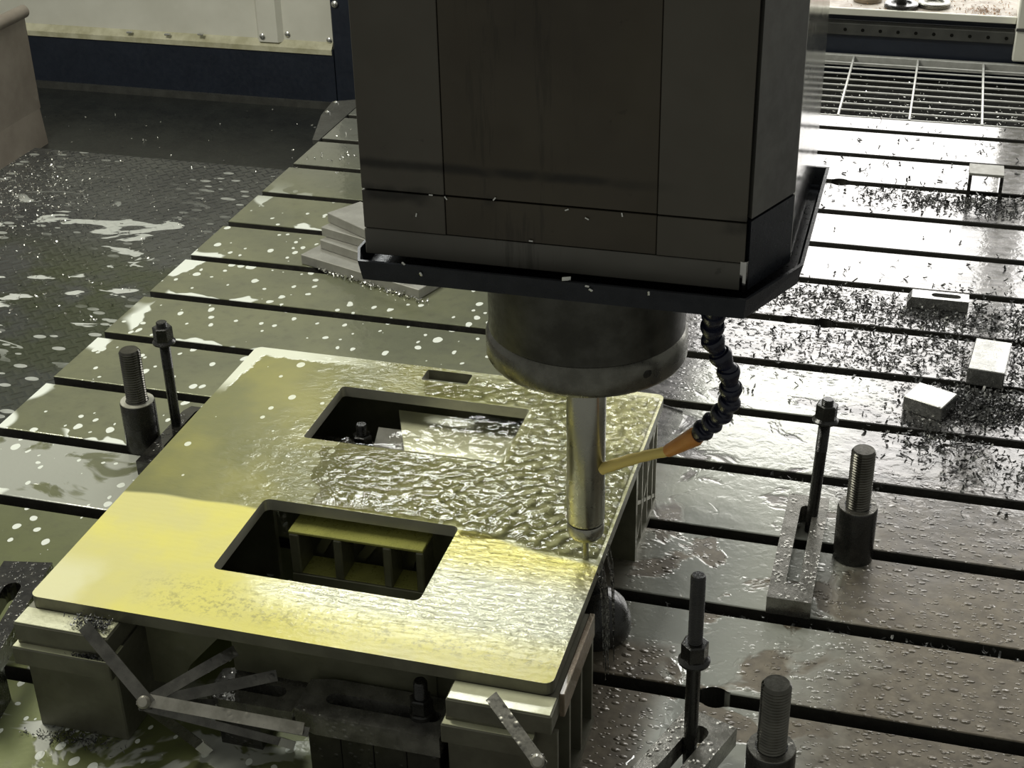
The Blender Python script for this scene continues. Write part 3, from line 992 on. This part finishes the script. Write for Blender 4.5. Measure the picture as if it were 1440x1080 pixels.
# ------------------------------------------------------------------ risers under the front corners
def riser(x0, x1, label, rusty):
    t = thing('riser_block', label, 'riser block', ((x0 + x1) / 2, -2.40, 0))
    w = (x1 - x0) / 2
    y0 = -2.500 + 2.40
    y1 = 0.095
    if rusty:
        # open right side: back plate, ribs, base
        MB().box(-w, w - 0.022, y0, y1, 0.0, 0.118, 0.002).build('body', 'riser', t)
        MB().box(w - 0.022, w + 0.006, y0, y1, 0.0, 0.012).build('base_flange', 'riser', t)
        for yy in (y0, y0 + 0.062, y0 + 0.125, y1 - 0.008):
            MB().prism([(w - 0.024, 0.012), (w + 0.004, 0.012), (w + 0.004, 0.150), (w - 0.024, 0.150)], yy, yy + 0.008, 'y').build('side_rib', 'riser', t)
        MB().box(-w + 0.002, w - 0.022, y0 - 0.008, y1, 0.148, 0.156).build('shim', 'riser', t)
    else:
        MB().box(-w + 0.004, w - 0.004, y0, y1, 0.0, 0.118, 0.002).build('body', 'riser', t)
        MB().box(-w + 0.004, w - 0.004, y0 - 0.008, y1, 0.149, 0.156).build('shim', 'riser', t)
    xr = w - 0.022 if rusty else w
    MB().box(-w - 0.002, xr, y0 - 0.018, y1, 0.119, 0.148, 0.0015).build('cap_strip', 'riser', t)
    MB().box(-w, xr, y0 - 0.0165, y0 + 0.02, 0.1482, 0.1495).build('wet_film', 'ledge', t)
    MB().box(-w + 0.004, w if rusty else w, y0 - 0.012, y1, 0.156, 0.1845, 0.0015).build('top_strip', 'riser', t)
    MB().box(-w + 0.006, w - 0.002, y0 - 0.0105, y0 + 0.0225, 0.1846, 0.1862, 0.0005).build('wet_film', 'ledge', t)
    if rusty:
        MB().box(w - 0.001, w + 0.006, y0 + 0.03, y1, 0.150, 0.1860, 0.001).build('rusty_edge', 'rust', t)
    return t


riser(0.512, 0.655, 'stepped steel riser block under the near left corner of the plate', False)
riser(1.110, 1.2475, 'ribbed steel riser block under the near right corner of the plate', True)


# ------------------------------------------------------------------ studs, spacers, clamps
def threaded(mb, r, z0, z1, pitch=0.0032, seg=24, c=(0, 0)):
    prof = [(r * 0.93, z0)]
    z = z0
    while z < z1 - pitch:
        prof += [(r * 0.90, z + pitch * 0.1), (r, z + pitch * 0.45), (r, z + pitch * 0.6), (r * 0.90, z + pitch)]
        z += pitch
    prof += [(r * 0.93, z1 - 0.0024), (r * 0.84, z1)]
    mb.lathe(prof, seg, c)
    return mb


def hexnut(mb, r, z0, z1):
    ch = 0.0015
    lv = [(r - ch * 1.5, z0), (r, z0 + ch), (r, z1 - ch), (r - ch * 1.5, z1)]
    mb.lathe(lv, 6)
    return mb


def spacer(x, y, label):
    t = thing('spacer_post', label, 'spacer post', (x, y, 0), 0.0, 'round spacer posts with threaded studs')
    MB().lathe([(0.0300, 0.0), (0.031, 0.001), (0.031, 0.093), (0.0295, 0.096), (0.018, 0.0962)], 48).build('sleeve', 'black', t, True)
    mb = MB()
    threaded(mb, 0.0188, 0.094, 0.198, 0.0046, 28)
    mb.build('threaded_stud', 'thread', t, True)
    MB().lathe([(0.020, 0.0955), (0.030, 0.0955), (0.0295, 0.0968), (0.0205, 0.0968)], 40, cap=False).build('wet_top', 'edge' if x < 1 else 'strapwet', t, True)
    return t


spacer(0.303, -1.797, 'thick black spacer post with threaded stud left of the plate')
spacer(1.563, -1.826, 'thick black spacer post beside the wet strap clamp right of plate')
spacer(1.501, -2.398, 'thick black spacer post at the bottom edge of the picture')


def stud(x, y, h, nz0, nz1, label, tilt=(0, 0), z0=-0.04, flange=True, r=0.0095):
    t = thing('clamp_stud', label, 'stud', (x, y, 0), 0.0, 'long clamping studs with nuts', rot=(tilt[0], tilt[1], 0.35))
    mb = MB()
    mb.lathe([(r * .96, z0), (r * .96, h * 0.62)], 24)
    threaded(mb, r, h * 0.62, h, 0.0026, 24)
    mb.build('rod', 'black', t, True)
    nb = MB()
    hexnut(nb, 0.0175, nz0, nz1)
    n = nb.build('nut', 'black', t, False)
    if flange:
        MB().lathe([(0.0120, nz0 - 0.001), (0.0200, nz0 - 0.001), (0.0205, nz0 + 0.002), (0.0165, nz0 + 0.006), (0.0120, nz0 + 0.006)], 32, cap=False).build('flange', 'black', n, True)
    return t


stud(0.352, -1.760, 0.240, 0.200, 0.231, 'slim black stud with nut behind the left spacer post', z0=0.0)
stud(1.491, -1.772, 0.244, 0.206, 0.236, 'slim black stud leaning out of the slotted strap clamp on the right', tilt=(R(-1.0), R(2.5)), z0=0.0)
stud(1.395, -2.367, 0.318, 0.186, 0.216, 'tall black stud with flange nut halfway, near the bottom edge', z0=0.0)


def strap(name, label, L, Wd, z0, z1, mat, loc, rotz, nose=0.03, slot_r=0.011, slot=(0.25, 0.85), group=None, sub=None):
    """slotted strap clamp along local +y from 0 to L, with a tapered nose at the far end"""
    t = thing(name, label, 'clamp', loc, rotz, group)
    hw = Wd / 2
    o1 = [(-hw, 0), (hw, 0), (hw, L - nose), (hw * 0.78, L), (-hw * 0.78, L), (-hw, L - nose)]
    a, b = slot[0] * L, slot[1] * L
    so = slot_outline(0, (a + b) / 2, (b - a) / 2, slot_r, 8, 'y')
    mb = MB().frame(o1, [so], z0, z1)
    mb.build('strap', mat, t)
    return t


st = strap('strap_clamp', 'slotted steel strap clamp covered in water beads on the right', 0.29, 0.066, 0.002, 0.032, 'strapwet', (1.482, -2.008, 0.0), R(0), 0.0, 0.010, (0.17, 0.86))
st2 = strap('strap_clamp', 'slotted strap clamp around the tall stud at the bottom edge', 0.205, 0.074, 0.03, 0.060, 'strapwet', (1.346, -2.515, 0.0), R(-20), 0.0, 0.0125, (0.30, 0.83))
MB().box(-0.028, 0.028, 0.0, 0.05, 0.0, 0.030).build('heel_block', 'black', st2)
st3 = strap('strap_clamp', 'dark strap clamp behind the left spacer post, reaching under plate', 0.20, 0.070, 0.004, 0.032, 'blackwet', (0.376, -1.892, 0.0), R(0), 0.02, 0.0115, (0.3, 0.9))
st4 = strap('strap_clamp', 'dark wet strap clamp at the left edge beside the near riser', 0.26, 0.075, 0.062, 0.092, 'blackwet', (0.425, -2.53, 0.0), R(11), 0.0, 0.013, (0.2, 0.75))
MB().box(-0.034, 0.034, 0.0, 0.06, 0.0, 0.062).build('heel_block', 'black', st4)
st5 = strap('strap_clamp', 'black wet slotted clamp under the plate between the risers', 0.200, 0.074, 0.072, 0.104, 'strapdark', (1.098, -2.460, 0.0), R(90), 0.03, 0.0105, (0.10, 0.78))
for yy in (0.002, 0.047, 0.092, 0.137):
    MB().box(-0.034, 0.03, yy, yy + 0.0445, 0.0, 0.071, 0.001).build('step_block', 'blackwet', st5)
st6 = strap('strap_clamp', 'dark clamp bar lying left of the slotted clamp under the plate', 0.125, 0.066, 0.052, 0.080, 'strapdark', (0.885, -2.440, 0.0), R(90), 0.02, 0.010, (0.25, 0.8))
MB().box(-0.03, 0.03, 0.05, 0.11, 0.0, 0.051).build('heel_block', 'blackwet', st6)
stn = thing('clamp_stud', 'short black stud and nut next to the near right riser', 'stud', (1.063, -2.460, 0.104))
MB().lathe([(0.0165, 0.0), (0.0165, 0.006), (0.0135, 0.008)], 24).build('washer', 'black', stn, True)
mb = MB()
hexnut(mb, 0.0155, 0.008, 0.030)
mb.build('nut', 'black', stn)
mb = MB()
threaded(mb, 0.0092, 0.028, 0.056, 0.0026, 20)
mb.build('rod', 'black', stn, True)
stw = thing('clamp_stud', 'short dark nut and stud seen inside the rear window', 'stud', (0.767, -1.887, 0.0))
mb = MB()
threaded(mb, 0.0092, 0.0, 0.165, 0.0026, 20)
mb.build('rod', 'black', stw, True)
mb = MB()
hexnut(mb, 0.0165, 0.118, 0.146)
mb.build('nut', 'black', stw)
sw = strap('strap_clamp', 'dark clamp bar seen inside the rear window', 0.22, 0.05, 0.088, 0.117, 'strapwet', (0.875, -1.887, 0.0), R(90), 0.02, 0.0105, (0.3, 0.9))
wb1 = MB().prism([(-0.035, -0.02), (0.03, -0.03), (0.04, 0.02), (-0.02, 0.03)], 0.0, 0.05).build('steel_offcut', 'plates', None, False, (0.800, -1.862, 0.085), (0.35, 0.15, 0.5))
tag(wb1, 'grey steel offcut wedged inside the rear window', 'offcut')


# ------------------------------------------------------------------ fans of riveted steel strips
def fan(pivot, blades, label, name='strip_fan'):
    t = thing(name, label, 'strip gauge', pivot)
    P = Vector(pivot)
    for i, (tipp, w, th, mat, end) in enumerate(blades):
        v = Vector(tipp) - P
        off = Vector((0, 0, (i - len(blades) / 2) * 0.0022))
        d = v.normalized()
        b = MB().bar(-d * 0.010 + off, v, w, th, (0.15, -0.75, 0.65)).build('steel_strip', mat, t)
        if end:
            MB().bar(v - d * 0.010, v + d * 0.012, w * 1.05, th * 2.4, (0.15, -0.75, 0.65)).build('pale_tip', 'whitetip', b)
    o = MB().lathe([(0.0035, -0.012), (0.0085, -0.012), (0.0085, 0.010), (0.006, 0.0135), (0.002, 0.014)], 20).build('rivet', 'striplight', t, True)
    o.rotation_mode = 'QUATERNION'
    o.rotation_quaternion = Vector((0.15, -0.75, 0.65)).to_track_quat('Z', 'Y')
    return t


fan((0.718, -2.545, 0.121), [
    ((0.866, -2.462, 0.012), 0.011, 0.003, 'strip', True),
    ((0.762, -2.498, 0.012), 0.013, 0.003, 'strip', True),
    ((0.777, -2.462, 0.062), 0.012, 0.003, 'strip', True),
    ((0.853, -2.440, 0.108), 0.015, 0.003, 'strip', False),
    ((0.802, -2.448, 0.146), 0.015, 0.003, 'strip', False),
    ((0.925, -2.508, 0.085), 0.012, 0.003, 'strip', False),
    ((0.920, -2.512, 0.093), 0.016, 0.0035, 'striplight', False),
    ((0.622, -2.509, 0.198), 0.017, 0.003, 'strip', False),
], 'fan of dirty steel strips riveted together beside the near left riser')
fan((1.249, -2.580, 0.178), [
    ((1.290, -2.58, 0.015), 0.014, 0.003, 'strip', False),
    ((1.262, -2.60, 0.012), 0.014, 0.003, 'strip', False),
    ((1.172, -2.508, 0.198), 0.016, 0.003, 'strip', False),
], 'riveted steel strips leaning on the near right riser')

# ------------------------------------------------------------------ loose things on the table
# stack of plates, left of the ram
ps = [((0.271, -0.990), -19.5, 0.0005, 0.0235, 0.34, 0.24, 'bottom grey steel plate of the stack left of the ram'),
      ((0.303, -0.950), -22.9, 0.0240, 0.0460, 0.30, 0.22, 'second grey steel plate from the bottom of the stack'),
      ((0.300, -0.930), -20.0, 0.0465, 0.0685, 0.30, 0.22, 'third grey steel plate from the bottom of the stack'),
      ((0.305, -0.901), -31.4, 0.0690, 0.0920, 0.28, 0.096, 'topmost grey steel plate of the stack, turned askew')]
for (cx, cy), ang, z0, z1, L, Wd, lab in ps:
    o = MB().box(0, L, 0, Wd, 0, z1 - z0, 0.0012).build('steel_plate', 'plates', None, False, (cx, cy, z0), (0, 0, R(ang)))
    tag(o, lab, 'steel plate', 'stacked steel plates')

# grey blocks
o = MB().box(-0.038, 0.038, -0.033, 0.033, 0, 0.030, 0.0015).build('steel_block', 'greyblock', None, False, (1.662, -1.323, 0.0005), (0, 0, R(-23)))
tag(o, 'small grey steel block with wet top lying askew in the chips', 'steel block', 'grey blocks among the chips')
o = MB().box(-0.034, 0.034, -0.066, 0.066, 0, 0.035, 0.0015).build('steel_block', 'greyblock', None, False, (1.766, -1.148, 0.0005), (0, 0, R(-6)))
tag(o, 'longer grey steel block with bright top at the right edge', 'steel block', 'grey blocks among the chips')

cl = thing('loose_clamp', 'short slotted clamp lying loose among chips in front of a slot', 'clamp', (1.666, -0.880, 0.0005))
pts = [(-0.062, 0.0), (0.058, 0.0), (0.058, 0.025), (-0.052, 0.025), (-0.064, 0.010)]
o1 = rrect(-0.057, 0.058, -0.019, 0.019, 0.001, 1)
mb = MB().frame(o1, [slot_outline(0.012, 0.001, 0.020, 0.010)], 0.001, 0.025)
mb.build('body', 'greyblock', cl)
MB().prism([(-0.057, 0.001), (-0.057, 0.025), (-0.066, 0.010), (-0.066, 0.001)], -0.019, 0.019, 'y').build('nose', 'greyblock', cl)

chn = thing('steel_channel', 'small upturned steel channel standing over chips, far right', 'channel', (1.7495, -0.235, 0.0005))
MB().box(-0.0405, 0.0405, -0.033, 0.035, 0.064, 0.0705, 0.0008).build('top_flange', 'plates', chn)
for s in (-1, 1):
    MB().box(s * 0.0405 - (0.008 if s > 0 else 0), s * 0.0405 + (0.008 if s < 0 else 0), -0.033, 0.035, 0.0, 0.064, 0.0008).build('leg', 'blackwet', chn)  # backlit shade of the legs put into a darker steel than the top

# round flanges on the rear shelf
for i, (x, y, r, mat, lab, stem) in enumerate((
        (1.478, 0.950, 0.052, 'black', 'dark round flange with stem on the rear shelf', True),
        (1.575, 0.985, 0.050, 'ring', 'grey round ring lying right of the dark flange on the shelf', False),
        (1.372, 1.010, 0.045, 'rust', 'rusty round disc on the rear shelf next to the ram', False))):
    t = thing('round_flange', lab, 'flange', (x, y, 0.1382), 0.0, 'round flanges on the rear shelf')
    MB().lathe([(r * .96, 0.0), (r, 0.002), (r, 0.012), (r * .95, 0.015), (r * .62, 0.016), (r * .55, 0.010), (r * .2, 0.010)], 40).build('disc', mat, t, True)
    if stem:
        MB().lathe([(0.016, 0.009), (0.016, 0.060), (0.013, 0.063)], 24).build('stem', 'black', t, True)


# ------------------------------------------------------------------ swarf
def chips(name, spots, mat, label, smin=0.004, smax=0.012, seed=1):
    rg2 = random.Random(seed)
    vs_, fs_ = [], []
    for (x, y, z) in spots:
        L = rg2.uniform(smin, smax)
        w = L * rg2.uniform(0.18, 0.40)
        curl = rg2.uniform(0.6, 3.2)
        rr = L / curl
        q = Matrix.Rotation(rg2.uniform(0, 2 * PI), 3, 'Z') @ Matrix.Rotation(rg2.gauss(0, 0.5), 3, 'X') @ Matrix.Rotation(rg2.gauss(0, 0.5), 3, 'Y')
        tw = rg2.uniform(-0.6, 0.6)
        b0 = len(vs_)
        n = 4
        zs = []
        for k in range(n):
            a = -curl / 2 + curl * k / (n - 1)
            for s in (-0.5, 0.5):
                p = Vector((rr * math.sin(a), s * w * (1 - 0.4 * abs(a) / curl), rr * (1 - math.cos(a)) + s * w * tw * a))
                p = q @ p
                zs.append(p.z)
                vs_.append([x + p.x, y + p.y, p.z])
        mz = min(zs)
        for k in range(b0, len(vs_)):
            vs_[k][2] += z - mz + 0.0003
        for k in range(n - 1):
            fs_.append((b0 + 2 * k, b0 + 2 * k + 1, b0 + 2 * k + 3, b0 + 2 * k + 2))
    me = bpy.data.meshes.new(name)
    me.from_pydata(vs_, [], fs_)
    me.materials.append(M[mat])
    o = link(name, me)
    tag(o, label, 'metal chips', kind='stuff')
    return o


def in_slot(y):
    for k in range(-1, 13):
        if -0.2 * k - SW < y < -0.2 * k:
            return True
    return False


def solid(x, y):
    # footprints of the loose blocks
    for (cx, cy, a, hx, hy) in ((1.662, -1.323, -23, 0.040, 0.035), (1.766, -1.148, -6, 0.036, 0.068), (1.666, -0.880, 0, 0.068, 0.021)):
        dx, dy = x - cx, y - cy
        c, s = math.cos(R(-a)), math.sin(R(-a))
        if abs(dx * c - dy * s) < hx and abs(dx * s + dy * c) < hy:
            return True
    return False


spots = []


def scatter(n, cx, cy, sx, sy, pile=0.0, ang=0.0):
    c, s = math.cos(R(ang)), math.sin(R(ang))
    k = 0
    while k < n:
        a, b = rng.gauss(0, sx), rng.gauss(0, sy)
        x, y = cx + a * c - b * s, cy + a * s + b * c
        k += 1
        if not (1.0 < x < 2.6 and -2.6 < y < 0.285) or solid(x, y):
            continue
        if y < -1.75 and x < 1.56:
            continue
        z = 0.0
        if in_slot(y):
            if rng.random() < 0.75:
                z = -0.05 + rng.uniform(0, 0.02)
            else:
                z = -0.003
        else:
            e = math.exp(-(a * a / (2 * sx * sx) + b * b / (2 * sy * sy)))
            z = rng.uniform(0, pile) * e
        spots.append((x, y, z))


scatter(1500, 1.82, -1.02, 0.13, 0.14, 0.012)
scatter(1100, 1.74, -1.30, 0.05, 0.035, 0.022)
scatter(700, 1.86, -1.24, 0.09, 0.06, 0.012)
scatter(500, 1.66, -0.93, 0.12, 0.03, 0.006)
scatter(380, 1.42, -0.90, 0.09, 0.05, 0.004)
scatter(260, 1.68, -1.43, 0.045, 0.025, 0.015)
scatter(260, 1.76, -1.52, 0.07, 0.05, 0.01)
scatter(700, 1.80, -0.30, 0.12, 0.035, 0.012)
scatter(380, 1.62, -0.28, 0.10, 0.04, 0.004)
scatter(420, 1.55, -1.08, 0.14, 0.06, 0.003)
scatter(150, 1.58, -1.17, 0.12, 0.03, 0.003)
for i in range(420):
    x, y = rng.uniform(1.2, 2.1), rng.uniform(-0.85, 0.28)
    if -0.78 < y < -0.42 and rng.random() < 0.8:
        continue
    if not in_slot(y):
        spots.append((x, y, 0.0))
for i in range(260):
    x, y = rng.uniform(1.25, 2.1), rng.uniform(-1.45, -0.85)
    if not in_slot(y) and not solid(x, y):
        spots.append((x, y, 0.0))
for i in range(700):   # chips packed in the slots right of the workpiece
    k = rng.choice([7, 8, 8, 10, 10, 10, 11])
    x = rng.uniform(1.3, 2.2) if k != 8 else rng.uniform(1.28, 1.6)
    spots.append((x, -0.2 * k - rng.uniform(0.004, SW - 0.004), -0.05 + rng.uniform(0.0, 0.045 if k in (8, 10) else 0.02)))
chips('steel_chips', spots, 'chip', 'dark curled metal chips strewn over the right of the table', 0.006, 0.016, 3)

sp2 = []
for i in range(1300):   # on the floor left
    x = -1.24 + abs(rng.gauss(0, 0.22))
    y = rng.gauss(-0.15, 0.22)
    if x < -0.03 and y < 0.27:
        sp2.append((x, y, FZ))
for i in range(500):
    sp2.append((rng.uniform(-1.22, -0.04), rng.uniform(-0.9, 0.25), FZ))
for i in range(50):
    sp2.append((rng.uniform(-1.4, -0.1), rng.uniform(0.28, 0.85), FZ - 0.012))
for i in range(1500):   # in the pan under the grating
    sp2.append((rng.uniform(1.0, 2.2), 0.30 + abs(rng.gauss(0, 0.2)) if rng.random() < 0.8 else rng.uniform(0.3, 0.85), -0.06))
sp2 = [q for q in sp2 if not (q[2] == -0.06 and q[1] > 0.85)]
for i in range(60):   # bright crumbs on the rear left of the table
    y = rng.uniform(-0.45, 0.1)
    if not in_slot(y):
        sp2.append((rng.uniform(0.02, 0.25), y, 0.0))
for i in range(150):   # rim of crumbs along the lowest plate of the stack
    s = rng.uniform(0.05, 0.36)
    a = R(-19.5)
    sp2.append((0.271 + s * math.cos(a) + rng.gauss(0, .004), -0.990 - 0.006 + s * math.sin(a) + rng.gauss(0, .004), rng.uniform(0, 0.004)))
chips('bright_chips', sp2, 'chipbright', 'bright small chips on the floor, grating pan and table', 0.005, 0.014, 5)

# swarf heap on the left riser ledge
sp3 = []
for i in range(420):
    x = 0.628 + rng.gauss(0, 0.016)
    if x > 0.652 or x < 0.56:
        continue
    sp3.append((x, -2.495 + rng.gauss(0, 0.007), 0.1866 + rng.uniform(0, 0.010)))
for i in range(160):
    sp3.append((0.625 + rng.gauss(0, 0.012), -2.515 + rng.gauss(0, 0.001), 0.1498 + rng.uniform(0, 0.004)))
for i in range(260):
    sp3.append((0.585 + rng.gauss(0, 0.035), -2.516 + rng.gauss(0, 0.008), rng.uniform(0, 0.004)))
chips('fine_chips', sp3, 'chip', 'heap of fine grey chips on the near left riser', 0.003, 0.007, 9)

# bits of rust on the rear shelf
sp4 = [(rng.gauss(1.735, 0.03), rng.gauss(0.96, 0.025), 0.1382) for i in range(140)] + [(rng.uniform(1.3, 1.8), rng.uniform(0.905, 1.1), 0.1382) for i in range(160)]
M['rustchip'] = metal_mat('rusty_crumbs', (0.34, 0.20, 0.10), (0.22, 0.13, 0.07), 0.6, 0.1)
chips('rust_crumbs', [q for q in sp4 if q[1] > 0.905], 'rustchip', 'rusty crumbs scattered on the rear shelf', 0.004, 0.011, 11)

# slivers
o = MB().bar((0, 0, 0.0015), (0.030, -0.016, 0.0015), 0.004, 0.002).build('metal_sliver', 'rustchip', None, False, (0.868, -2.505, 0.0005))
tag(o, 'short rust-coloured sliver on the wet table at the bottom edge', 'metal sliver')
o = MB().bar((0, 0, 0.0015), (0.039, -0.015, 0.0015), 0.003, 0.002).build('metal_sliver', 'black', None, False, (1.184, -1.429, 0.0005))
tag(o, 'thin dark sliver on the table right of the far plate corner', 'metal sliver')
